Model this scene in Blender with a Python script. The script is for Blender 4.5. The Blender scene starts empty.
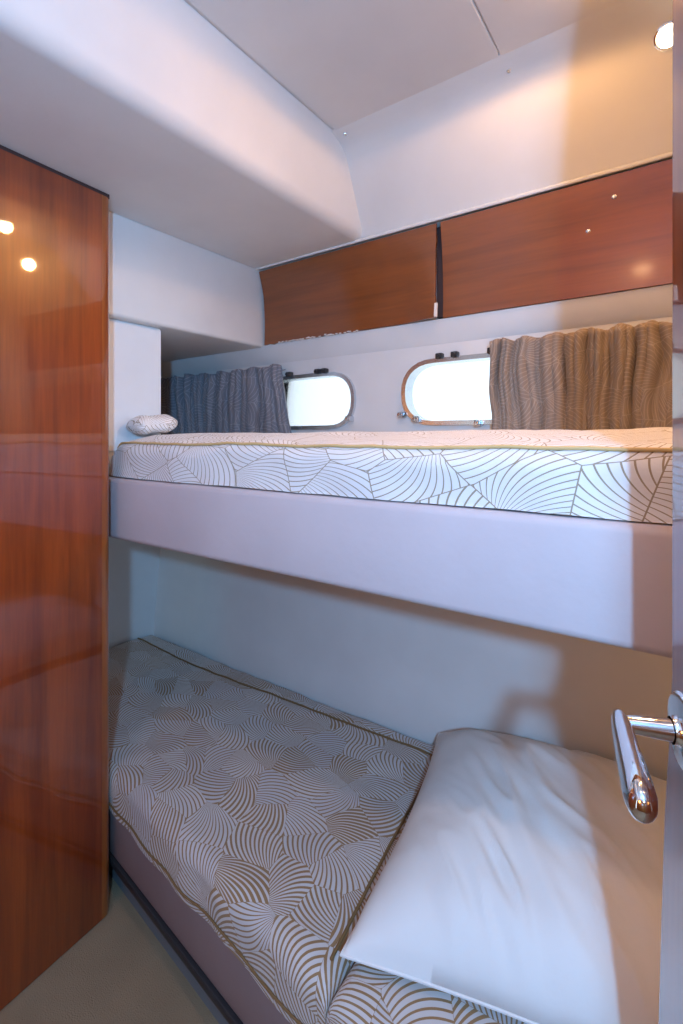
import bpy, bmesh, math, random
from mathutils import Vector, Matrix, noise
random.seed(4)
PI = math.pi
EYE = 1.3            # height of the lens above the cabin sole; geometry below is written relative to it
COL = bpy.context.scene.collection

# ------------------------------------------------------------------ materials
def new_mat(name):
    m = bpy.data.materials.new(name); m.use_nodes = True
    nt = m.node_tree
    return m, nt, nt.nodes, nt.links, nt.nodes['Principled BSDF']

def node(nt, t, **kw):
    n = nt.nodes.new(t)
    for k, v in kw.items():
        setattr(n, k, v)
    return n

def mth(nt, op, a, b=None, c=None):
    n = nt.nodes.new('ShaderNodeMath'); n.operation = op
    for i, v in enumerate((a, b, c)):
        if v is None: continue
        if isinstance(v, (int, float)): n.inputs[i].default_value = v
        else: nt.links.new(v, n.inputs[i])
    return n.outputs[0]

def soft_mat(name, col, rough=.6, bump=.02, scale=60, spec=.4, var=.04, detail=4):
    m, nt, N, L, b = new_mat(name)
    tc = node(nt, 'ShaderNodeTexCoord'); nz = node(nt, 'ShaderNodeTexNoise')
    nz.inputs['Scale'].default_value = 5; nz.inputs['Detail'].default_value = detail
    L.new(tc.outputs['Object'], nz.inputs['Vector'])
    cr = node(nt, 'ShaderNodeValToRGB')
    cr.color_ramp.elements[0].position = .3; cr.color_ramp.elements[1].position = .7
    cr.color_ramp.elements[0].color = (*[c * (1 - var) for c in col], 1)
    cr.color_ramp.elements[1].color = (*[min(1, c * (1 + var)) for c in col], 1)
    L.new(nz.outputs['Fac'], cr.inputs[0]); L.new(cr.outputs[0], b.inputs['Base Color'])
    n2 = node(nt, 'ShaderNodeTexNoise'); n2.inputs['Scale'].default_value = scale; n2.inputs['Detail'].default_value = 3
    L.new(tc.outputs['Object'], n2.inputs['Vector'])
    bp = node(nt, 'ShaderNodeBump'); bp.inputs['Strength'].default_value = bump * 5; bp.inputs['Distance'].default_value = .004
    L.new(n2.outputs['Fac'], bp.inputs['Height']); L.new(bp.outputs[0], b.inputs['Normal'])
    b.inputs['Roughness'].default_value = rough; b.inputs['Specular IOR Level'].default_value = spec
    return m

def wood_mat(name, dark, light, axis='Z', rough=.3, coat=1.0, coat_rough=.03):
    m, nt, N, L, b = new_mat(name)
    tc = node(nt, 'ShaderNodeTexCoord'); mp = node(nt, 'ShaderNodeMapping')
    s = {'Z': (22, 22, 1.3), 'X': (1.3, 22, 22)}[axis]
    mp.inputs['Scale'].default_value = s
    L.new(tc.outputs['Object'], mp.inputs['Vector'])
    n1 = node(nt, 'ShaderNodeTexNoise'); n1.inputs['Scale'].default_value = 1.0; n1.inputs['Detail'].default_value = 6
    n1.inputs['Distortion'].default_value = .7
    L.new(mp.outputs[0], n1.inputs['Vector'])
    mp2 = node(nt, 'ShaderNodeMapping'); mp2.inputs['Scale'].default_value = tuple(v * 6 for v in s)
    L.new(tc.outputs['Object'], mp2.inputs['Vector'])
    n2 = node(nt, 'ShaderNodeTexNoise'); n2.inputs['Scale'].default_value = 1.2; n2.inputs['Detail'].default_value = 3
    L.new(mp2.outputs[0], n2.inputs['Vector'])
    f = mth(nt, 'ADD', mth(nt, 'MULTIPLY', n1.outputs['Fac'], .75), mth(nt, 'MULTIPLY', n2.outputs['Fac'], .25))
    cr = node(nt, 'ShaderNodeValToRGB')
    cr.color_ramp.elements[0].position = .32; cr.color_ramp.elements[1].position = .68
    cr.color_ramp.elements[0].color = (*dark, 1); cr.color_ramp.elements[1].color = (*light, 1)
    L.new(f, cr.inputs[0]); L.new(cr.outputs[0], b.inputs['Base Color'])
    b.inputs['Roughness'].default_value = rough
    b.inputs['Coat Weight'].default_value = coat; b.inputs['Coat Roughness'].default_value = coat_rough
    b.inputs['Coat IOR'].default_value = 1.55
    return m

def fan_cloth(name, ground, line, cell=.15, n_lines=34, wmin=.13, wmax=.3, edge=.02, rough=.7, stretch=(1, 1),
              ground2=None, translucent=0.0, seed=0.0, bump=.25):
    """woven cloth printed with overlapping fans of curved lines"""
    m, nt, N, L, b = new_mat(name)
    uv = node(nt, 'ShaderNodeTexCoord'); mp = node(nt, 'ShaderNodeMapping')
    mp.inputs['Scale'].default_value = (stretch[0] / cell, stretch[1] / cell, 1)
    mp.inputs['Location'].default_value = (seed, seed * .7, 0)
    L.new(uv.outputs['UV'], mp.inputs['Vector'])
    vo = node(nt, 'ShaderNodeTexVoronoi', voronoi_dimensions='2D', feature='F1')
    vo.inputs['Scale'].default_value = 1; vo.inputs['Randomness'].default_value = .85
    L.new(mp.outputs[0], vo.inputs['Vector'])
    ve = node(nt, 'ShaderNodeTexVoronoi', voronoi_dimensions='2D', feature='DISTANCE_TO_EDGE')
    ve.inputs['Scale'].default_value = 1; ve.inputs['Randomness'].default_value = .85
    L.new(mp.outputs[0], ve.inputs['Vector'])
    sub = node(nt, 'ShaderNodeVectorMath', operation='SUBTRACT')
    L.new(mp.outputs[0], sub.inputs[0]); L.new(vo.outputs['Position'], sub.inputs[1])
    sp = node(nt, 'ShaderNodeSeparateXYZ'); L.new(sub.outputs[0], sp.inputs[0])
    sc = node(nt, 'ShaderNodeSeparateColor'); L.new(vo.outputs['Color'], sc.inputs[0])
    ang = mth(nt, 'MULTIPLY', sc.outputs[0], 2 * PI)
    ca, sa = mth(nt, 'COSINE', ang), mth(nt, 'SINE', ang)
    x = mth(nt, 'SUBTRACT', mth(nt, 'MULTIPLY', sp.outputs[0], ca), mth(nt, 'MULTIPLY', sp.outputs[1], sa))
    y = mth(nt, 'ADD', mth(nt, 'MULTIPLY', sp.outputs[0], sa), mth(nt, 'MULTIPLY', sp.outputs[1], ca))
    x2 = mth(nt, 'ADD', x, 1.0)                                   # fans open from a point one cell away
    rad = mth(nt, 'SQRT', mth(nt, 'ADD', mth(nt, 'MULTIPLY', x2, x2), mth(nt, 'MULTIPLY', y, y)))
    th = mth(nt, 'ARCTAN2', y, x2)
    ph = mth(nt, 'ADD', mth(nt, 'MULTIPLY', th, n_lines / (2 * PI) * 1.6),
             mth(nt, 'MULTIPLY', mth(nt, 'MULTIPLY', rad, rad), 1.5))
    fr = mth(nt, 'ABSOLUTE', mth(nt, 'SUBTRACT', mth(nt, 'FRACT', mth(nt, 'ADD', ph, 50)), .5))
    wid = mth(nt, 'ADD', mth(nt, 'MULTIPLY', mth(nt, 'POWER', sc.outputs[1], 2.0), (wmax - wmin) * .5), wmin * .5)
    ln = mth(nt, 'LESS_THAN', fr, wid)
    ed = mth(nt, 'LESS_THAN', ve.outputs['Distance'], edge)
    fac = mth(nt, 'MAXIMUM', ln, ed)
    mx = node(nt, 'ShaderNodeMix', data_type='RGBA')
    g = node(nt, 'ShaderNodeMix', data_type='RGBA')
    g.inputs['A'].default_value = (*ground, 1); g.inputs['B'].default_value = (*(ground2 or ground), 1)
    L.new(sc.outputs[2], g.inputs['Factor'])
    L.new(fac, mx.inputs['Factor']); L.new(g.outputs['Result'], mx.inputs['A']); mx.inputs['B'].default_value = (*line, 1)
    L.new(mx.outputs['Result'], b.inputs['Base Color'])
    b.inputs['Roughness'].default_value = rough
    b.inputs['Sheen Weight'].default_value = .15
    nz = node(nt, 'ShaderNodeTexNoise'); nz.inputs['Scale'].default_value = 22; nz.inputs['Detail'].default_value = 5
    L.new(uv.outputs['UV'], nz.inputs['Vector'])
    bp = node(nt, 'ShaderNodeBump'); bp.inputs['Strength'].default_value = bump; bp.inputs['Distance'].default_value = .01
    L.new(nz.outputs['Fac'], bp.inputs['Height']); L.new(bp.outputs[0], b.inputs['Normal'])
    if translucent:
        tr = node(nt, 'ShaderNodeBsdfTranslucent'); L.new(mx.outputs['Result'], tr.inputs[0])
        ms = node(nt, 'ShaderNodeMixShader'); ms.inputs[0].default_value = translucent
        out = nt.nodes['Material Output']
        L.new(b.outputs[0], ms.inputs[1]); L.new(tr.outputs[0], ms.inputs[2]); L.new(ms.outputs[0], out.inputs[0])
    return m

def emit_mat(name, col, s):
    m, nt, N, L, b = new_mat(name)
    b.inputs['Base Color'].default_value = (*col, 1)
    b.inputs['Emission Color'].default_value = (*col, 1); b.inputs['Emission Strength'].default_value = s
    return m

def metal_mat(name, col, rough):
    m, nt, N, L, b = new_mat(name)
    b.inputs['Metallic'].default_value = 1; b.inputs['Base Color'].default_value = (*col, 1)
    nz = node(nt, 'ShaderNodeTexNoise'); nz.inputs['Scale'].default_value = 30
    mr = node(nt, 'ShaderNodeMapRange'); mr.inputs['To Min'].default_value = rough * .7; mr.inputs['To Max'].default_value = rough * 1.3
    L.new(nz.outputs['Fac'], mr.inputs['Value']); L.new(mr.outputs[0], b.inputs['Roughness'])
    return m

def glass_mat(name):
    m, nt, N, L, b = new_mat(name)
    tr = node(nt, 'ShaderNodeBsdfTransparent'); tr.inputs[0].default_value = (.93, .96, .98, 1)
    gl = node(nt, 'ShaderNodeBsdfGlossy'); gl.inputs['Roughness'].default_value = .02
    fn = node(nt, 'ShaderNodeFresnel'); ms = node(nt, 'ShaderNodeMixShader')
    L.new(fn.outputs[0], ms.inputs[0]); L.new(tr.outputs[0], ms.inputs[1]); L.new(gl.outputs[0], ms.inputs[2])
    L.new(ms.outputs[0], nt.nodes['Material Output'].inputs[0])
    return m

M = {}
M['vinyl'] = soft_mat('headliner_vinyl', (.74, .735, .72), .55, .012, 90, .35)
M['ceiling'] = soft_mat('ceiling_panel', (.66, .655, .65), .38, .006, 120, .5)
M['wall'] = soft_mat('wall_lining', (.68, .68, .67), .5, .012, 90, .35)
M['locker'] = soft_mat('locker_laminate', (.78, .79, .80), .4, .005, 90, .4)
M['seam'] = soft_mat('gap_shade', (.05, .03, .03), .7, .01)  # near-black colour for the shade inside narrow gaps
M['carpet'] = soft_mat('tan_carpet', (.29, .205, .125), .95, .12, 350, .1, .12)
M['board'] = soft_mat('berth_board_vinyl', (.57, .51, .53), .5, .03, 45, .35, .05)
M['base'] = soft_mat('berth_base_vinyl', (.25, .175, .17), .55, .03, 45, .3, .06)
M['kick'] = soft_mat('kick_board', (.16, .17, .18), .7, .02)
M['black'] = soft_mat('black_plastic', (.025, .025, .028), .4, .01)
M['cabinet'] = wood_mat('cherry_lacquer', (.15, .017, .0015), (.32, .055, .006))
M['cherry_x'] = wood_mat('cherry_lacquer_long', (.17, .044, .007), (.27, .073, .011), 'X', .32, .55, .1)
M['cabinet'].node_tree.nodes['Principled BSDF'].inputs['Coat IOR'].default_value = 1.8
M['post'] = wood_mat('cherry_edge', (.20, .04, .005), (.42, .12, .02))
M['door'] = wood_mat('cherry_door', (.14, .03, .012), (.24, .06, .02), coat_rough=.0)
M['door'].node_tree.nodes['Principled BSDF'].inputs['Coat IOR'].default_value = 2.2
M['chrome'] = metal_mat('chrome', (.82, .83, .85), .05)
M['satin'] = metal_mat('window_alloy', (.62, .66, .70), .22)
M['glass'] = glass_mat('porthole_glass')
M['lamp'] = emit_mat('lamp_lens', (1, .86, .62), 22)
M['chip'] = soft_mat('bare_chipped_edge', (.75, .70, .66), .7, .1, 200)
M['cotton'] = soft_mat('white_cotton', (.78, .77, .75), .75, .05, 30, .2, .02)
GOLD = (.36, .20, .06)
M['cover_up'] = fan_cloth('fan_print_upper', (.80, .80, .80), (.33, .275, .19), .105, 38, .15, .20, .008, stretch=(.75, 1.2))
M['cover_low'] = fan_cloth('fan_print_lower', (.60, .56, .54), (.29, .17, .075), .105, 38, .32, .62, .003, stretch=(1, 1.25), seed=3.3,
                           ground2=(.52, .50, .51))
M['curtain'] = fan_cloth('fan_print_curtain', (.25, .195, .155), (.34, .285, .24), .075, 30, .16, .3, .012, translucent=.1, seed=7.1)
M['curtain_fwd'] = fan_cloth('fan_print_curtain_shade', (.21, .215, .245), (.33, .34, .37), .085, 26, .16, .3, .012, translucent=.15, seed=1.7)
M['piping'] = soft_mat('gold_piping', (.20, .115, .045), .6, .03)
M['piping_up'] = soft_mat('ochre_piping', (.62, .45, .20), .6, .03)

# ------------------------------------------------------------------ mesh helpers
def finish(name, bm, mat, parent=None, smooth=False, sharp=35):
    me = bpy.data.meshes.new(name)
    bmesh.ops.recalc_face_normals(bm, faces=bm.faces[:])
    bm.to_mesh(me); bm.free()
    me.materials.append(mat)
    if smooth:
        for p in me.polygons: p.use_smooth = True
        me.set_sharp_from_angle(angle=math.radians(sharp))
    o = bpy.data.objects.new(name, me); COL.objects.link(o)
    if parent: o.parent = parent
    return o

def add_box(bm, x0, x1, y0, y1, z0, z1, bevel=0, seg=2):
    r = bmesh.ops.create_cube(bm, size=1)
    for v in r['verts']:
        v.co = Vector(((x0 + x1) / 2 + v.co.x * (x1 - x0), (y0 + y1) / 2 + v.co.y * (y1 - y0), (z0 + z1) / 2 + v.co.z * (z1 - z0)))
    if bevel:
        es = list({e for v in r['verts'] for e in v.link_edges})
        bmesh.ops.bevel(bm, geom=es, offset=bevel, segments=seg, profile=.5, affect='EDGES')

def prism(bm, pts, fn):
    """pts: 2D outline; fn(p, k) -> 3D point for end k=0/1"""
    a = [bm.verts.new(fn(p, 0)) for p in pts]; b = [bm.verts.new(fn(p, 1)) for p in pts]
    n = len(pts)
    for i in range(n):
        bm.faces.new((a[i], a[(i + 1) % n], b[(i + 1) % n], b[i]))
    bm.faces.new(a[::-1]); bm.faces.new(b)

def tube(bm, pts, r, seg=8, closed=False):
    pts = [Vector(p) for p in pts]; rings = []
    n = len(pts)
    prev = None
    for i, p in enumerate(pts):
        if closed: t = pts[(i + 1) % n] - pts[i - 1]
        else: t = pts[min(i + 1, n - 1)] - pts[max(i - 1, 0)]
        t.normalize()
        up = prev if prev else (Vector((0, 0, 1)) if abs(t.z) < .9 else Vector((0, 1, 0)))
        u = (up - t * up.dot(t)).normalized(); v = t.cross(u); prev = u
        rr = r[i] if isinstance(r, (list, tuple)) else r
        if not isinstance(rr, (list, tuple)): rr = (rr, rr)
        rings.append([bm.verts.new(p + u * math.cos(2 * PI * k / seg) * rr[0] + v * math.sin(2 * PI * k / seg) * rr[1]) for k in range(seg)])
    m = n if closed else n - 1
    for i in range(m):
        A, B = rings[i], rings[(i + 1) % n]
        for k in range(seg):
            bm.faces.new((A[k], A[(k + 1) % seg], B[(k + 1) % seg], B[k]))
    if not closed:
        bm.faces.new(rings[0][::-1]); bm.faces.new(rings[-1])

def lathe(bm, prof, mat, seg=32):
    """prof: (r, h) list revolved about local Z then moved by matrix mat"""
    rings = []
    for r, h in prof:
        if r < 1e-6: rings.append([bm.verts.new(mat @ Vector((0, 0, h)))])
        else: rings.append([bm.verts.new(mat @ Vector((r * math.cos(2 * PI * k / seg), r * math.sin(2 * PI * k / seg), h))) for k in range(seg)])
    for A, B in zip(rings, rings[1:]):
        for k in range(seg):
            k2 = (k + 1) % seg
            if len(A) == 1 and len(B) == 1: continue
            if len(A) == 1: bm.faces.new((A[0], B[k], B[k2]))
            elif len(B) == 1: bm.faces.new((A[k], A[k2], B[0]))
            else: bm.faces.new((A[k], A[k2], B[k2], B[k]))

def grid(bm, us, vs, fn, uvfn):
    """a sheet of quads: fn(u,v)->3D, uvfn(u,v)->metres"""
    lay = bm.loops.layers.uv.verify()
    V = [[bm.verts.new(fn(u, v)) for v in vs] for u in us]
    for i in range(len(us) - 1):
        for j in range(len(vs) - 1):
            f = bm.faces.new((V[i][j], V[i + 1][j], V[i + 1][j + 1], V[i][j + 1]))
            for lp, (a, b) in zip(f.loops, ((i, j), (i + 1, j), (i + 1, j + 1), (i, j + 1))):
                lp[lay].uv = uvfn(us[a], vs[b])
    return V

def lin(a, b, n): return [a + (b - a) * i / n for i in range(n + 1)]
def thing(name): 
    o = bpy.data.objects.new(name, None); COL.objects.link(o); o.empty_display_size = .1
    return o
def tag(o, label, cat, group=None):
    o['label'] = label; o['category'] = cat
    if group: o['group'] = group
    return o
def struct(o, label=None, cat=None):
    o['kind'] = 'structure'
    if label: o['label'] = label; o['category'] = cat
    return o
def nz(x, y, z=0): return noise.noise(Vector((x, y, z)))
def sm(t): t = max(0, min(1, t)); return t * t * (3 - 2 * t)

AFT = .30            # bulkhead at the head of the berths
FOOT = -2.08         # end wall at the feet
CEIL = .90

# ------------------------------------------------------------------ room shell
bm = bmesh.new(); add_box(bm, -2.3, 1.3, -1.5, 1.6, -EYE - .04, -EYE)
struct(finish('floor', bm, M['carpet']), 'tan carpeted cabin floor', 'floor')

bm = bmesh.new()
add_box(bm, -.839, -.358, -1.5, 1.24, CEIL, CEIL + .03, .003)
add_box(bm, -.3555, 1.3, -1.5, 1.24, CEIL, CEIL + .03, .003)
add_box(bm, -2.3, 1.3, -1.5, 1.6, CEIL + .005, CEIL + .06)
struct(finish('ceiling', bm, M['ceiling']), 'off white ceiling of flat panels with thin seams', 'ceiling')

# lowered soffit across the foot end with a soft rounded edge
pr = [(-2.3, .667)]
cx, cz, R = -.922, .709, .042
for k in range(0, 11):
    a = -PI / 2 + k / 10 * math.radians(84)
    pr.append((cx + R * math.cos(a), cz + R * math.sin(a)))
pr += [(-.843, .93), (-2.3, .93)]
bm = bmesh.new(); prism(bm, pr, lambda p, k: (p[0], -1.5 if k == 0 else 1.5, p[1]))
struct(finish('trim_1', bm, M['vinyl'], smooth=True, sharp=40), 'lowered white ceiling soffit with rounded edge', 'soffit')

# overhead box at the foot of the bunk
bm = bmesh.new(); add_box(bm, FOOT - .1, -1.38, .60, 1.45, .362, .67, .012, 4)
struct(finish('trim_2', bm, M['vinyl'], smooth=True), 'white overhead box above the foot of the upper bunk', 'overhead box')

# end wall, aft bulkhead and passage wall
bm = bmesh.new(); add_box(bm, FOOT - .05, FOOT, .0, 1.5, -EYE, .70)
struct(finish('wall_foot', bm, M['wall']), 'pale blue white wall at the foot of the lower berth', 'wall')
bm = bmesh.new(); add_box(bm, AFT, AFT + .05, .078, 1.6, -EYE, CEIL + .03)
struct(finish('wall_head', bm, M['wall']), 'white bulkhead behind the open door', 'wall')
for nm, b, lb in (('wall_passage', (-1.4, 1.3, -1.55, -1.5), 'cherry panelled wall of the passage'),
                  ('wall_starboard', (1.3, 1.35, -1.5, 1.6), 'unseen cherry panelled wall added at one end of the passage to shut out daylight'),  # both side walls added out of view to close off ambient light
                  ('wall_port', (-1.75, -1.7, -1.5, -.22), 'unseen cherry panelled wall added at the other end of the passage to shut out daylight')):
    bm = bmesh.new(); add_box(bm, *b, -EYE, CEIL + .03)
    struct(finish(nm, bm, M['cherry_x']), lb, 'wall')

# outboard wall: lining below, porthole strip, slanted strip, recess behind the wood, sloping cabin side
WY = 1.43
def stadium(x0, x1, z0, z1, n=14):
    r = (z1 - z0) / 2; c = (z0 + z1) / 2; rx = r * 1.12
    pts = []
    for k in range(n + 1):
        a = -PI / 2 + PI * k / n; pts.append((x1 - rx + rx * math.copysign(abs(math.cos(a)) ** .85, math.cos(a)), c + r * math.copysign(abs(math.sin(a)) ** .85, math.sin(a))))
    for k in range(n + 1):
        a = PI / 2 + PI * k / n; pts.append((x0 + rx + rx * math.copysign(abs(math.cos(a)) ** .85, math.cos(a)), c + r * math.copysign(abs(math.sin(a)) ** .85, math.sin(a))))
    return pts
WIN = [(-1.375, -.945, .032, .240), (-.76, -.33, .040, .250)]
cu = bpy.data.curves.new('wc', 'CURVE'); cu.dimensions = '2D'; cu.fill_mode = 'BOTH'; cu.extrude = .015
def poly(pts):
    s = cu.splines.new('POLY'); s.points.add(len(pts) - 1); s.use_cyclic_u = True
    for p, q in zip(s.points, pts): p.co = (q[0], q[1], 0, 1)
poly([(-2.2, -.12), (AFT, -.12), (AFT, .295), (-2.2, .295)])
for w in WIN: poly(stadium(w[0] + .012, w[1] - .012, w[2] + .012, w[3] - .012))
co = bpy.data.objects.new('wc', cu); COL.objects.link(co)
me = bpy.data.meshes.new_from_object(co.evaluated_get(bpy.context.evaluated_depsgraph_get()))
bm = bmesh.new(); bm.from_mesh(me)
for v in bm.verts: v.co = Vector((v.co.x, WY + .015 - v.co.z, v.co.y))
bpy.data.objects.remove(co); bpy.data.curves.remove(cu)
low = [(1.375, -EYE), (1.388, -.93), (1.425, -.49), (WY, -.12), (1.5, -.12), (1.5, -EYE)]
prism(bm, low, lambda p, k: (-2.2 if k == 0 else AFT, p[0], p[1]))
up = [(WY, .295), (WY - .003, .300), (1.408, .368), (1.43, .372), (1.43, .66), (1.384, .668), (1.365, .70), (1.249, .850), (1.228, .873), (1.198, .889), (1.150, .9008), (1.150, .93), (1.55, .93), (1.55, .295)]
prism(bm, up, lambda p, k: (-2.2 if k == 0 else AFT, p[0], p[1]))
struct(finish('wall_outboard', bm, M['wall'], smooth=True, sharp=20), 'pale cabin side wall with two portholes, sloping up to the ceiling', 'wall')

# bead above the wooden panels
bm = bmesh.new(); tube(bm, [(-1.385, 1.378, .668), (AFT, 1.378, .664)], .0055, 10)
struct(finish('trim_3', bm, M['vinyl'], smooth=True), 'white bead above the wooden panels', 'trim')

# ------------------------------------------------------------------ portholes
def ring_from(outline_o, outline_i, y0, y1, bm):
    n = len(outline_o)
    vs = [[bm.verts.new((p[0], y, p[1])) for p in o] for o, y in ((outline_o, y1), (outline_o, y0), (outline_i, y0), (outline_i, y1))]
    for a, b in ((0, 1), (1, 2), (2, 3), (3, 0)):
        for i in range(n):
            j = (i + 1) % n
            bm.faces.new((vs[a][i], vs[a][j], vs[b][j], vs[b][i]))
for i, w in enumerate(WIN):
    e = thing('window_%d' % (i + 1)); struct(e)
    tag(e, ['rounded porthole nearer the foot of the bunk, left part behind the grey curtain',
            'rounded porthole in the middle of the wall, right part behind the brown curtain'][i], 'porthole')
    bm = bmesh.new(); ring_from(stadium(*w), stadium(w[0] + .014, w[1] - .014, w[2] + .014, w[3] - .014), WY - .014, WY + .04, bm)
    finish('window_frame', bm, M['satin'], e, True)
    bm = bmesh.new()
    st = stadium(w[0] + .013, w[1] - .013, w[2] + .013, w[3] - .013)
    prism(bm, st, lambda p, k: (p[0], WY + .018 + .005 * k, p[1]))
    finish('pane', bm, M['glass'], e)
    # black latches on top, clamps low down
    if i == 0: sp = [(-1.245, 1), (-1.105, 1), (-1.075, 1), (-.962, -1)]
    else: sp = [(-.625, 1), (-.575, 1), (-.462, 1), (-.755, -1), (-.70, -1), (-.50, -2)]
    for x, k in sp:
        bm = bmesh.new()
        if k == 1:
            z = w[3] + .004
            add_box(bm, x - .011, x + .011, WY - .024, WY - .001, z - .008, z + .010, .003)
            lathe(bm, [(0, .006), (.006, .006), (.007, .0), (.007, -.004), (0, -.004)], Matrix.Translation((x, WY - .026, z)) @ Matrix.Rotation(PI / 2, 4, 'X'), 12)
            finish('latch', bm, M['black'], e, True)
        else:
            z = w[2] + (.035 if k == -1 else .004)
            if i == 1 and x > -.72 and k == -1: z = w[2] + .02
            add_box(bm, x - .010, x + .010, WY - .034, WY - .001, z - .010, z + .010, .004)
            lathe(bm, [(0, .008), (.006, .007), (.008, .0), (.008, -.006), (0, -.006)], Matrix.Translation((x, WY - .034, z)) @ Matrix.Rotation(PI / 2, 4, 'X'), 12)
            finish('clamp', bm, M['satin'], e, True)

# ------------------------------------------------------------------ wooden valance panels
def wood_panel(x0, x1, name, mat, dy=0, left=0, ragged=False, curl=0):
    e = thing(name)
    n = 60; prof = lin(0, 1, 12)
    bm = bmesh.new()
    def pt(x, t, back):
        f = (x - x0) / (x1 - x0)
        zt = .657; zb = .3695
        if ragged and f < .6: zb += .006 * nz(x * 40, 2) + .003 * nz(x * 130, 5)
        z = zt + (zb - zt) * t
        y = 1.384 + .021 * math.sin(min(1, t * 1.05) * PI * .60) - .006 * max(0, t - .7) - (.03 * left) * 0 + dy
        y -= curl * sm((f - .82) / .18) * .02 * sm(t)
        xx = x
        if f > .999 and curl: xx -= .006 * math.sin(t * PI) + .003 * nz(t * 9, 1)
        if f < .001: xx += left * (.018 * math.sin(t * PI * .75))
        return (xx, y + (.007 if back else 0), z)
    xs = lin(x0, x1, n)
    F = [[bm.verts.new(pt(x, t, 0)) for t in prof] for x in xs]
    B = [[bm.verts.new(pt(x, t, 1)) for t in prof] for x in xs]
    P = len(prof)
    for i in range(n):
        for j in range(P - 1):
            bm.faces.new((F[i][j], F[i + 1][j], F[i + 1][j + 1], F[i][j + 1]))
            bm.faces.new((B[i][j], B[i][j + 1], B[i + 1][j + 1], B[i + 1][j]))
        bm.faces.new((F[i][0], B[i][0], B[i + 1][0], F[i + 1][0]))
        bm.faces.new((F[i][P - 1], F[i + 1][P - 1], B[i + 1][P - 1], B[i][P - 1]))
    for i in (0, n):
        for j in range(P - 1):
            bm.faces.new((F[i][j], F[i][j + 1], B[i][j + 1], B[i][j]))
    finish('veneer_face', bm, mat, e, True, 40)
    return e, pt
e, pt = wood_panel(-1.376, -.622, 'wooden_panel', M['cherry_x'], 0, 1, True, 1)
tag(e, 'shorter curved cherry wood panel with chipped lower edge, above the porthole by the foot end', 'wooden panel')
# chipped pale edge along part of its lower side
bm = bmesh.new()
for k in range(46):
    x = -1.30 + k * .0085 + random.uniform(-.002, .002)
    if random.random() < .25: continue
    p = Vector(pt(x, 1, 0)); s = random.uniform(.0015, .004)
    add_box(bm, p.x - .004, p.x + .005, p.y - .0015, p.y + .004, p.z - .001, p.z + s)
finish('chipped_edge', bm, M['chip'], e)
bm = bmesh.new()
for k in range(5):
    p = Vector(pt(-.624, .86 + k * .03, 0)); add_box(bm, p.x - .004, p.x + .006, p.y - .003, p.y + .003, p.z - .005, p.z + .004, .001)
finish('torn_corner', bm, M['chip'], e)
e, pt2 = wood_panel(-.608, AFT - .004, 'wooden_panel', M['cherry_x'])
tag(e, 'longer glossy cherry wood panel above the middle porthole and brown curtain', 'wooden panel')
for x, t in ((-.145, .18), (-.205, .42)):  # small metal discs placed as the two highlights on the glossy wood
    bm = bmesh.new(); p = Vector(pt2(x, t, 0))
    lathe(bm, [(0, .0012), (.004, .0012), (.006, 0)], Matrix.Translation(p) @ Matrix.Rotation(PI / 2, 4, 'X'), 12)
    finish('highlight_disc', bm, M['satin'], e, True)
# dark strip behind the gap between the two panels, standing in for its shade
bm = bmesh.new(); add_box(bm, -.632, -.60, 1.412, 1.432, .375, .656)
struct(finish('trim_4', bm, M['seam']), 'dark gap between the two wooden panels', 'trim')

# ------------------------------------------------------------------ ceiling screws
def screw(x, y, z, rx, label):
    bm = bmesh.new(); lathe(bm, [(0, .002), (.004, .0018), (.0055, 0)], Matrix.Translation((x, y, z)) @ Matrix.Rotation(rx, 4, 'X'), 12)
    tag(finish('screw', bm, M['satin'], None, True), label, 'screw')
screw(-.818, 1.178, .8935, PI - .3, 'small metal screw in the ceiling beside the soffit edge')
screw(-.349, 1.196, .8885, PI - .5, 'small metal screw at the end of the ceiling seam')

# ------------------------------------------------------------------ cherry cabinet
CA = math.radians(3.8)
C = Vector((-1.284, .729)); n2 = Vector((math.cos(CA), math.sin(CA))); w2 = Vector((math.sin(CA), -math.cos(CA)))
cab = thing('wardrobe')
tag(cab, 'tall glossy cherry wood wardrobe with rounded corner beside the berths', 'wardrobe')
def cp(a, b): p = C + w2 * a - n2 * b; return p      # a: along the face towards the passage, b: depth
bm = bmesh.new()
prism(bm, [cp(.030, 0), cp(.95, 0), cp(.95, .5), cp(.030, .5)], lambda p, k: (p.x, p.y, -EYE + .004 if k == 0 else .655))
finish('side_panel', bm, M['cabinet'], cab)
bm = bmesh.new()
r = .022; pts = [cp(.0298, 0)]
for k in range(9):
    a = PI / 2 * k / 8; pts.append(cp(r - r * math.sin(a), r - r * math.cos(a)))
pts += [cp(0, .5), cp(.0298, .5)]
prism(bm, pts, lambda p, k: (p.x, p.y, -EYE + .004 if k == 0 else .655))
finish('corner_post', bm, M['post'], cab, True, 50)
bm = bmesh.new(); prism(bm, [cp(.004, .006), cp(.95, .006), cp(.95, .49), cp(.004, .49)], lambda p, k: (p.x, p.y, .655 if k == 0 else .667))
finish('top_shadow_gap', bm, M['seam'], cab)  # dark strip coloured as the shadow gap below the soffit

# locker front under the overhead box
lk = thing('locker'); tag(lk, 'narrow white locker standing at the foot of the upper bunk under the overhead box', 'locker')
bm = bmesh.new(); add_box(bm, -2.07, -1.422, .745, .974, -.112, .362, .003)
finish('carcass', bm, M['locker'], lk)
bm = bmesh.new(); add_box(bm, -1.4218, -1.414, .748, .971, -.04, .355, .002)
finish('front_panel', bm, M['locker'], lk)

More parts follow.
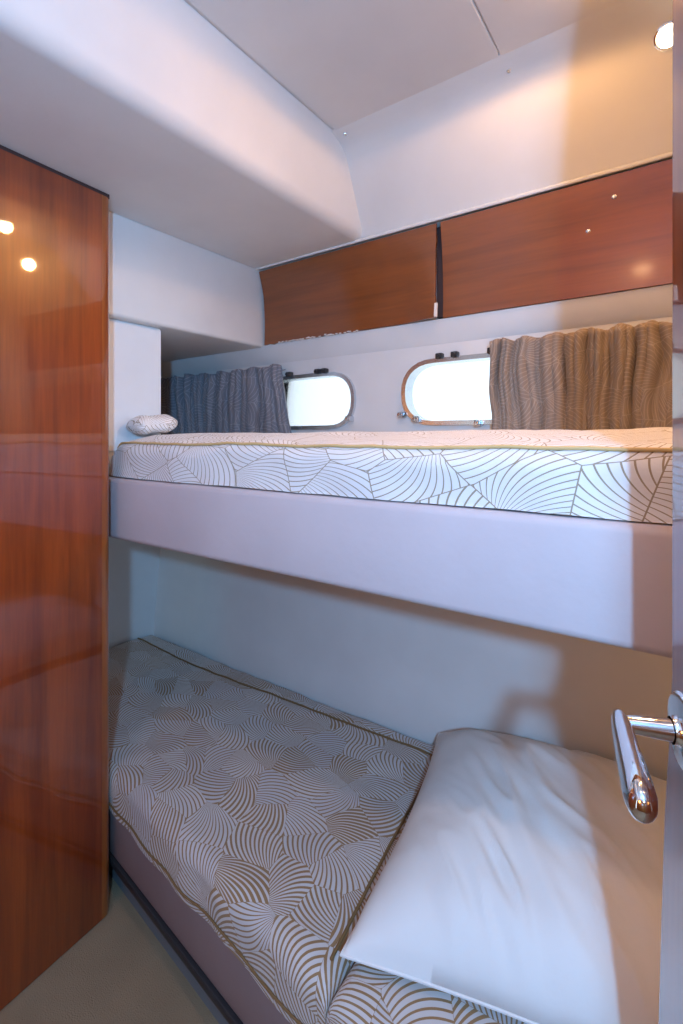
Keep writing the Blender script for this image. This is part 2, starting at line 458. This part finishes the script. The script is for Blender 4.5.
# ------------------------------------------------------------------ cushion builder
def cushion(name, mat, x0, x1, yf, yb, zt, thick, r, parent=None, nx=120, ny=60, crown=0, end_r=None, wob=.003, front_low=None, backdrop=None, seed=0):
    """soft block; yf(x), yb(x) give its two long sides"""
    er = end_r or r
    def prof(s, L, r, d):                 # arclength s in [-d, L+d] -> (pos 0..L, drop)
        q = PI / 2 * r
        if s > L / 2:
            p, dr = prof(L - s, L, r, d); return L - p, dr
        if s < r * .5 - (q - r) * 1.0 + 0:
            pass
        # top flat begins at r ; rolled part length q ; vertical below
        t = r - s                        # distance outwards from the start of the roll
        if t <= 0: return s, 0
        if t < q:
            a = t / r; return r - r * math.sin(a), r - r * math.cos(a)
        return 0, r + (t - q)
    L = x1 - x0; bm = bmesh.new()
    q = PI / 2
    dx = thick - er + er * q - er; 
    us = []
    us += lin(-dx, er, 12)[:-1]; us += lin(er, L - er, nx)[:-1]; us += lin(L - er, L + dx, 12)
    W0 = .7
    dv = thick - r + r * q - r
    vs = lin(-dv, r, 12)[:-1] + lin(r, W0 - r, ny)[:-1] + lin(W0 - r, W0 + dv, 12)
    def fn(u, v):
        px, d1 = prof(u, L, er, thick); py, d2 = prof(v, W0, r, thick)
        x = x0 + px; f = py / W0
        a, b = yf(x), yb(x)
        # keep roll radius true while scaling the flat width
        if py < r: y = a + py
        elif py > W0 - r: y = b - (W0 - py)
        else: y = a + r + (py - r) / (W0 - 2 * r) * (b - a - 2 * r)
        d = min(thick, math.hypot(d1, d2) if (d1 < er and d2 < r) else max(d1, d2))
        z = zt - d + crown * math.sin(PI * f) * (1 if d < .001 else 1)
        w = wob * (nz(x * 5 + seed, y * 5, .3) + .6 * nz(x * 13 + seed, y * 13, 4))
        k = 1 - sm(d / thick * 1.2) * .6
        z += w * k
        if d2 > r * .6 and v < W0 / 2: y += wob * 1.3 * nz(x * 9 + seed, z * 12, 7)
        if front_low and v < 0 and d > thick * .7: z += front_low * nz(x * 7, 3, 1)
        return (x, y, z)
    grid(bm, us, vs, fn, lambda u, v: (u, v))
    bmesh.ops.holes_fill(bm, edges=[e for e in bm.edges if e.is_boundary], sides=0)
    o = finish(name, bm, mat, parent, True, 70)
    return o, fn, us, vs

# ------------------------------------------------------------------ upper bunk
bunk = thing('bunk_bed'); tag(bunk, 'upper bunk with a thick lavender white padded front board', 'bunk')
bm = bmesh.new(); add_box(bm, -1.60, AFT, .755, .80, -.287, -.115, .014, 4)
finish('front_board', bm, M['board'], bunk, True)
bm = bmesh.new(); add_box(bm, FOOT, AFT, .802, 1.428, -.160, -.117)
finish('base_panel', bm, M['wall'], bunk)

up_f = lambda x: .768 + .010 * nz(x * 3, 1) + .02 * (1 - sm((x + 1.40) / .12))
up_b = lambda x: 1.385
o, fn, us, vs = cushion('mattress', M['cover_up'], -1.402, AFT - .01, up_f, up_b, -.014, .098, .036, crown=.030, end_r=.08, wob=.006, seed=2)
tag(o, 'mattress in white cover with gold curved line print on the upper bunk', 'mattress')
pts = []
for x in lin(.02, 1.62, 90):
    p = Vector(fn(x, .016)); pts.append(p + Vector((0, -.002, .002)))
bm = bmesh.new(); tube(bm, pts, .0032, 7)
finish('piping', bm, M['piping_up'], o, True)

# small folded cushion end at the foot of the upper bunk
bm = bmesh.new()
def fold(u, v):
    a = 2 * PI * v
    ex = abs(math.cos(a)) ** .8 * math.copysign(1, math.cos(a)); ez = abs(math.sin(a)) ** .8 * math.copysign(1, math.sin(a))
    s = (1 - abs(2 * u - 1) ** 5) ** .6
    x = -1.352 + .050 * ex * (.4 + .6 * s) + .006 * nz(u * 5, v * 4)
    y = .825 + u * .145
    z = .036 + .028 * ez * s * (1 + .25 * nz(u * 6, 2)) + .012 * u
    return (x, y, z)
grid(bm, lin(0, 1, 24), lin(0, 1, 28), fold, lambda u, v: (u * .19, v * .24))
bmesh.ops.remove_doubles(bm, verts=bm.verts[:], dist=.0005)
o = finish('folded_throw', bm, M['cover_up'], None, True, 80)
tag(o, 'small folded cream patterned throw at the foot of the upper bunk against the locker', 'throw')

# ------------------------------------------------------------------ lower berth
fl = lambda x: .66 - .11 * (x + .555)            # slanted front line
base = thing('berth_base'); tag(base, 'lower berth base with mauve padded front above a dark kick board', 'berth base')
def strip(bm, x0, x1, off0, off1, z0, z1, bev=.0):
    v = [(x0, fl(x0) + off0), (x1, fl(x1) + off0), (x1, fl(x1) + off1), (x0, fl(x0) + off1)]
    prism(bm, v, lambda p, k: (p[0], p[1], z0 if k == 0 else z1))
    if bev: bmesh.ops.bevel(bm, geom=bm.edges[:], offset=bev, segments=3, profile=.5, affect='EDGES')
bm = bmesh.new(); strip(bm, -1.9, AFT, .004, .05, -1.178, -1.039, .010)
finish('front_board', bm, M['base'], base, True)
bm = bmesh.new(); strip(bm, -1.9, AFT, -.004, .012, -1.196, -1.176, .003)
finish('edge_strip', bm, M['black'], base, True)
bm = bmesh.new(); strip(bm, -1.9, AFT, .035, .06, -EYE, -1.19)
finish('kick_board', bm, M['kick'], base)
bm = bmesh.new()
prism(bm, [(-2.07, fl(-1.9) + .051), (AFT, fl(AFT) + .051), (AFT, 1.370), (-2.07, 1.370)], lambda p, k: (p[0], p[1], -1.10 if k == 0 else -1.045))
finish('base_panel', bm, M['wall'], base)

lo_f = lambda x: fl(x) - .008 + .10 * (1 - sm((x + 2.04) / .55)) + .004 * nz(x * 8, 3)
lo_b = lambda x: 1.378
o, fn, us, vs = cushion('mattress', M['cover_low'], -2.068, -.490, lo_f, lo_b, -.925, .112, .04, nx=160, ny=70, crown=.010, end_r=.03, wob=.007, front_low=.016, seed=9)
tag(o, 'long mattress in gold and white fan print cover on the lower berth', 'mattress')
# piping round the top edge, along the wall then down beside the pillow
L = 1.578
pts = [Vector(fn(x, .7 - .135 + .062 * sm(x / L))) + Vector((0, 0, .003)) for x in lin(.03, L - .11, 80)]
pts += [Vector(fn(L - .015 - .085 * (v / .7), v)) + Vector((0, 0, .003)) for v in lin(.7 - .075, .045, 50)]
bm = bmesh.new(); tube(bm, pts, .0032, 7)
finish('piping', bm, M['piping'], o, True)
pts = [Vector(fn(x, -.070)) + Vector((0, -.003, -.004)) for x in lin(.03, L - .03, 120)]
bm = bmesh.new(); tube(bm, pts, .0024, 7)
finish('hem_piping', bm, M['piping'], o, True)

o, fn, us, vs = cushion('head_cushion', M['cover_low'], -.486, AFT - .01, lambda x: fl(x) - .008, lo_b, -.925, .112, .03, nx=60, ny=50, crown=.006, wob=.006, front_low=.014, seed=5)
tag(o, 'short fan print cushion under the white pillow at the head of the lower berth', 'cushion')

# ------------------------------------------------------------------ white pillow
A_, B_, C_, D_ = Vector((-.488, .690)), Vector((-.602, 1.362)), Vector((.150, 1.362)), Vector((.150, .850))
def pil(u, v, top):
    # corners pulled out, sides drawn in a little
    pin = .030
    uu = u + pin * math.sin(PI * v) * (1 - 2 * u) * (1 - sm(abs(2 * u - 1)) * 0)
    vv = v + pin * .8 * math.sin(PI * u) * (1 - 2 * v)
    p = (A_ * (1 - uu) + D_ * uu) * (1 - vv) + (B_ * (1 - uu) + C_ * uu) * vv
    e = max(0, (1 - abs(2 * u - 1) ** 2.8)) ** .5 * max(0, (1 - abs(2 * v - 1) ** 2.8)) ** .5
    x, y = p
    # wrinkles run diagonally from the near left corner
    ca, sa = math.cos(math.radians(-42)), math.sin(math.radians(-42))
    al = x * ca + y * sa; ac = -x * sa + y * ca
    wr = nz(al * 3.0, ac * 15 + .8 * nz(al * 3, ac * 3, 5), 2) + .5 * nz(al * 7, ac * 34, 8)
    wr = 1 - abs(wr) * 2.0
    g = math.exp(-((u - .42) / .28) ** 2) * (1 - .55 * v)
    rad = .5 * nz(u * 14, v * 2, 3) * math.exp(-v / .10) + .5 * nz(u * 2, v * 14, 9) * math.exp(-u / .10)
    h = .145 * e; zl = -.897 + sm(v) * (.012 + .045 * u)
    if top:
        zz = zl + h + (.017 * wr * g + .012 * rad + .010 * nz(x * 6, y * 6, 1)) * min(1, e * 1.6)
    else:
        zz = zl - .010 * e
    return (x, y, zz)
bm = bmesh.new()
us = lin(0, 1, 110)
T = grid(bm, us, us, lambda u, v: pil(u, v, True), lambda u, v: (u, v))
Bt = grid(bm, us, us, lambda u, v: pil(u, v, False), lambda u, v: (u, v))
bmesh.ops.remove_doubles(bm, verts=bm.verts[:], dist=.0004)
o = finish('pillow', bm, M['cotton'], None, True, 80)
tag(o, 'large creased white pillow lying at the head of the lower berth', 'pillow')
edge = [Vector(pil(u, 0, False)) for u in lin(0, 1, 40)] + [Vector(pil(1, v, False)) for v in lin(0, 1, 40)][1:] + \
       [Vector(pil(u, 1, False)) for u in lin(1, 0, 40)][1:] + [Vector(pil(0, v, False)) for v in lin(1, 0, 40)][1:-1]
bm = bmesh.new(); tube(bm, edge, .0028, 6, True)
finish('seam', bm, M['cotton'], o, True)

# ------------------------------------------------------------------ curtains
def curtain(x0, x1, zt, zb, mat, label, seed, slant=0, amp=.013, freq=46):
    e = thing('curtain'); tag(e, label, 'curtain', None)
    bm = bmesh.new()
    n = 260
    # arc length for an honest cloth coordinate
    def y_at(x, t):
        ph = 1.5 * freq * x + 9.0 * nz(x * 4, seed) + 2.2 * nz(x * 5, t * 1.6, seed)
        a = amp * (.55 + .9 * abs(nz(x * 4, seed + 3))) * (.55 + .45 * math.sin(PI * min(1, .25 + t)))
        s1 = 1 - 2 * abs(math.sin(ph / 2)) ** .8; s2 = 1 - 2 * abs(math.sin(ph * 1.15 + 1 + t * 1.5)) ** .8
        return 1.384 + a * s1 + .45 * a * s2 + .004 * nz(x * 30, t * 5, seed)
    xs = lin(x0, x1, n); s = [0]
    for i in range(n): s.append(s[-1] + math.hypot(xs[i + 1] - xs[i], y_at(xs[i + 1], .5) - y_at(xs[i], .5)))
    idx = {i: i for i in range(n + 1)}
    def fn(i, t):
        x = xs[i]; f = i / n
        xx = x + slant * t * sm((f - .55) / .45) + .006 * nz(x * 20, t * 3, seed)
        z = zt + (zb - zt) * t + (.006 * nz(x * 18, seed + 9) if t < .01 else 0) + .004 * math.sin(freq * x) * (1 if t < .01 else 0)
        return (xx, y_at(x, t), z)
    grid(bm, list(range(n + 1)), lin(0, 1, 18), fn, lambda i, t: (s[i] * 1.0, t * (zt - zb)))
    o = finish('cloth', bm, mat, e, True, 80)
    bm = bmesh.new(); tube(bm, [(x0 - .02, 1.420, zt - .012), (x1 - .01, 1.420, zt - .012)], .003, 8)
    finish('curtain_wire', bm, M['satin'], e, True)
    md = o.modifiers.new('thickness', 'SOLIDIFY'); md.thickness = .0015
curtain(-2.04, -1.258, .278, .012, M['curtain_fwd'], 'grey gathered curtain over the porthole near the foot end', 2.3, .05, .017, 62)
curtain(-.452, .20, .276, .012, M['curtain'], 'brown gathered curtain with pale line print beside the open door', 6.1, 0, .021, 84)

# ------------------------------------------------------------------ door and lever handle
dd = Vector((-.335, .9422)).normalized(); dn = Vector((-.9422, -.335)).normalized()
Rz = Vector((.0022, .5783))                         # where the lever rose sits on the door
def dp(k, off=0): return Rz + dd * k + dn * off
outline = [(-.56, -EYE + .01), (-.04, -EYE + .01), (-.02, -.90), (.060, -.865), (.088, -.80), (.079, -.66), (.070, -.53), (.0605, -.41), (.047, -.32), (.039, -.25), (.039, .885), (-.56, .885)]
door = thing('door_1'); struct(door); tag(door, 'open cherry wood door with chrome lever handle at the right', 'door')
bm = bmesh.new(); prism(bm, outline, lambda p, k: (*dp(p[0], 0 if k == 0 else -.030), p[1]))
bmesh.ops.bevel(bm, geom=[e for e in bm.edges], offset=.0015, segments=2, profile=.5, affect='EDGES')
finish('door_leaf', bm, M['door'], door)
zc = -.285
ax = Vector((dn.x, dn.y, 0)); ay = Vector((0, 0, 1)); az = ax
rot = Matrix((( -dd.x, 0, dn.x, 0), (-dd.y, 0, dn.y, 0), (0, 1, 0, 0), (0, 0, 0, 1)))
h = thing('door_handle'); h.parent = door; h['label'] = 'polished chrome lever handle'
bm = bmesh.new()
lathe(bm, [(.036, 0), (.036, .004), (.034, .0065), (.030, .0075), (.014, .009), (.0125, .012), (.0125, .014)], Matrix.Translation((Rz.x, Rz.y, zc)) @ rot, 40)
finish('rose', bm, M['chrome'], h, True, 30)
tip = Vector((*dp(0, .058), zc)); root = Vector((*dp(0, .006), zc))
bm = bmesh.new()
tube(bm, [root.lerp(tip, t) for t in (0, .15, .5, .8, 1.0)], [.0105, .0105, .0095, .0085, .008], 24)
finish('spindle', bm, M['chrome'], h, True, 60)
end = Vector((-.028, .4486, zc)); ax = (end - tip).normalized()
pts, rs = [], []
for s, r in ((-.016, .0008), (-.0155, .004), (-.012, .0075), (-.004, .0098), (.015, .0112), (.04, .0122), (.07, .0134), (.095, .0142), (.108, .0140), (.117, .0122), (.1225, .0085), (.1245, .004), (.125, .0006)):
    pts.append(tip + ax * s + Vector((0, 0, -.002 * math.sin(s * 20)))); rs.append((r * 1.10, r * .86))
bm = bmesh.new(); tube(bm, pts, rs, 28)
finish('lever', bm, M['chrome'], h, True, 60)

bm = bmesh.new(); add_box(bm, .226, AFT + .04, .025, .075, -EYE, CEIL + .02, .003)  # unseen post added to stop light leaking past the hinge side
struct(finish('trim_5', bm, M['door']), 'unseen cherry post added beside the hinges to block stray light', 'added post')
# ------------------------------------------------------------------ downlights
def downlight(loc, rot, label):
    e = thing('downlight')
    bm = bmesh.new(); lathe(bm, [(.0205, .004), (.0205, -.003), (.0225, -.004), (.025, -.003), (.026, .002)], Matrix.Identity(4), 36)
    ring = finish('bezel', bm, M['chrome'], e, True)
    bm = bmesh.new(); lathe(bm, [(0, -.0035), (.012, -.003), (.0205, -.001), (.0205, .004)], Matrix.Identity(4), 32)
    finish('lens', bm, M['lamp'], e, True)
    e.location = loc; e.rotation_euler = rot
    tag(e, label, 'downlight')
    return e
LAMPS = [((-.030, 1.2435, .853), (math.radians(-52), 0, 0), 'round lit downlight high on the sloping wall beside the door edge'),
         ((-.282, .985, .8985), (0, 0, 0), 'round ceiling downlight seen only as the upper bright spot mirrored in the wardrobe')]
LAMPS.append(((-.16, .25, .8985), (0, 0, 0), 'round ceiling downlight just inside the doorway, nearest the passage'))
lamp_objs = [downlight(*l) for l in LAMPS]

# ------------------------------------------------------------------ origins at each thing's base, then lift to floor = 0
def tree(o):
    r = [o]
    for c in o.children: r += tree(c)
    return r
for o in [o for o in COL.objects if o.parent is None]:
    if o in lamp_objs: 
        o.location.z += EYE; continue
    ms = [x for x in tree(o) if x.type == 'MESH']
    pts = [v.co for x in ms for v in x.data.vertices]
    lo = Vector([min(p[i] for p in pts) for i in range(3)]); hi = Vector([max(p[i] for p in pts) for i in range(3)])
    c = Vector(((lo.x + hi.x) / 2, (lo.y + hi.y) / 2, lo.z))
    for x in ms: x.data.transform(Matrix.Translation(-c))
    o.location = c + Vector((0, 0, EYE))

# ------------------------------------------------------------------ light
def lamp(kind, name, loc, energy, col, **kw):
    d = bpy.data.lights.new(name, kind); d.energy = energy; d.color = col
    for k, v in kw.items(): setattr(d, k, v)
    o = bpy.data.objects.new(name, d); COL.objects.link(o); o.location = Vector(loc) + Vector((0, 0, EYE))
    return o
lamp('POINT', 'passage_light', (.348, -.42, .24), 128, (.24, .56, 1), shadow_soft_size=.036)
lamp('POINT', 'passage_warm_light', (-.45, -.95, .25), 17, (1, .42, .11), shadow_soft_size=.2)
s = lamp('SPOT', 'downlight_beam', (-.16, .25, .885), 18, (1, .56, .27), shadow_soft_size=.03, spot_size=math.radians(160), spot_blend=.6)
WARM = (1, .50, .17)
s = lamp('SPOT', 'downlight_beam', (-.030, 1.222, .838), 20, WARM, shadow_soft_size=.025, spot_size=math.radians(165), spot_blend=.6)
s.rotation_euler = (math.radians(-45), 0, 0)
s = lamp('SPOT', 'downlight_beam', (-.282, .985, .880), 8, WARM, shadow_soft_size=.025, spot_size=math.radians(179), spot_blend=.1)

lamp('POINT', 'berth_warm_fill', (.20, 1.00, -.42), 1.15, (1, .50, .17), shadow_soft_size=.04)  # added warm fill under the bunk, no real fixture
def aim(o, p): o.rotation_euler = (Vector(p) - Vector(o.location) + Vector((0, 0, EYE))).to_track_quat('-Z', 'Y').to_euler()
aim(lamp('SPOT', 'berth_cool_fill', (.12, 1.12, -.42), 9, (.42, .70, 1), shadow_soft_size=.08, spot_size=math.radians(42), spot_blend=1), (-2.08, 1.05, -.62))  # added cool fill that brightens the lower foot wall
aim(lamp('SPOT', 'bunk_cool_fill', (.22, 1.02, .24), 18, (.50, .74, 1), shadow_soft_size=.05, spot_size=math.radians(34), spot_blend=1), (-1.42, .80, .22))  # added cool fill that brightens the locker front

W = bpy.data.worlds.new('overcast_daylight'); bpy.context.scene.world = W; W.use_nodes = True
nt = W.node_tree; bg = nt.nodes['Background']
tc = node(nt, 'ShaderNodeTexCoord'); n1 = node(nt, 'ShaderNodeTexNoise'); n1.inputs['Scale'].default_value = 4.0
nt.links.new(tc.outputs['Generated'], n1.inputs['Vector'])
cr = node(nt, 'ShaderNodeValToRGB'); cr.color_ramp.elements[0].position = .28; cr.color_ramp.elements[1].position = .38
cr.color_ramp.elements[0].color = (.18, .42, .75, 1); cr.color_ramp.elements[1].color = (.86, .94, 1, 1)
nt.links.new(n1.outputs['Fac'], cr.inputs[0]); nt.links.new(cr.outputs[0], bg.inputs[0])
bg.inputs[1].default_value = 2.0

# ------------------------------------------------------------------ camera
cd = bpy.data.cameras.new('camera'); cam = bpy.data.objects.new('camera', cd); COL.objects.link(cam)
cd.sensor_fit = 'AUTO'; cd.sensor_width = 36; cd.lens = 487 / 1024 * 36
cd.shift_y = -(512 - 438) / 1024; cd.clip_start = .02
cam.location = (0, 0, EYE); cam.rotation_euler = (PI / 2, 0, math.radians(35.2))
sc = bpy.context.scene; sc.camera = cam
sc.view_settings.view_transform = 'Standard'; sc.view_settings.look = 'None'; sc.view_settings.exposure = -.33
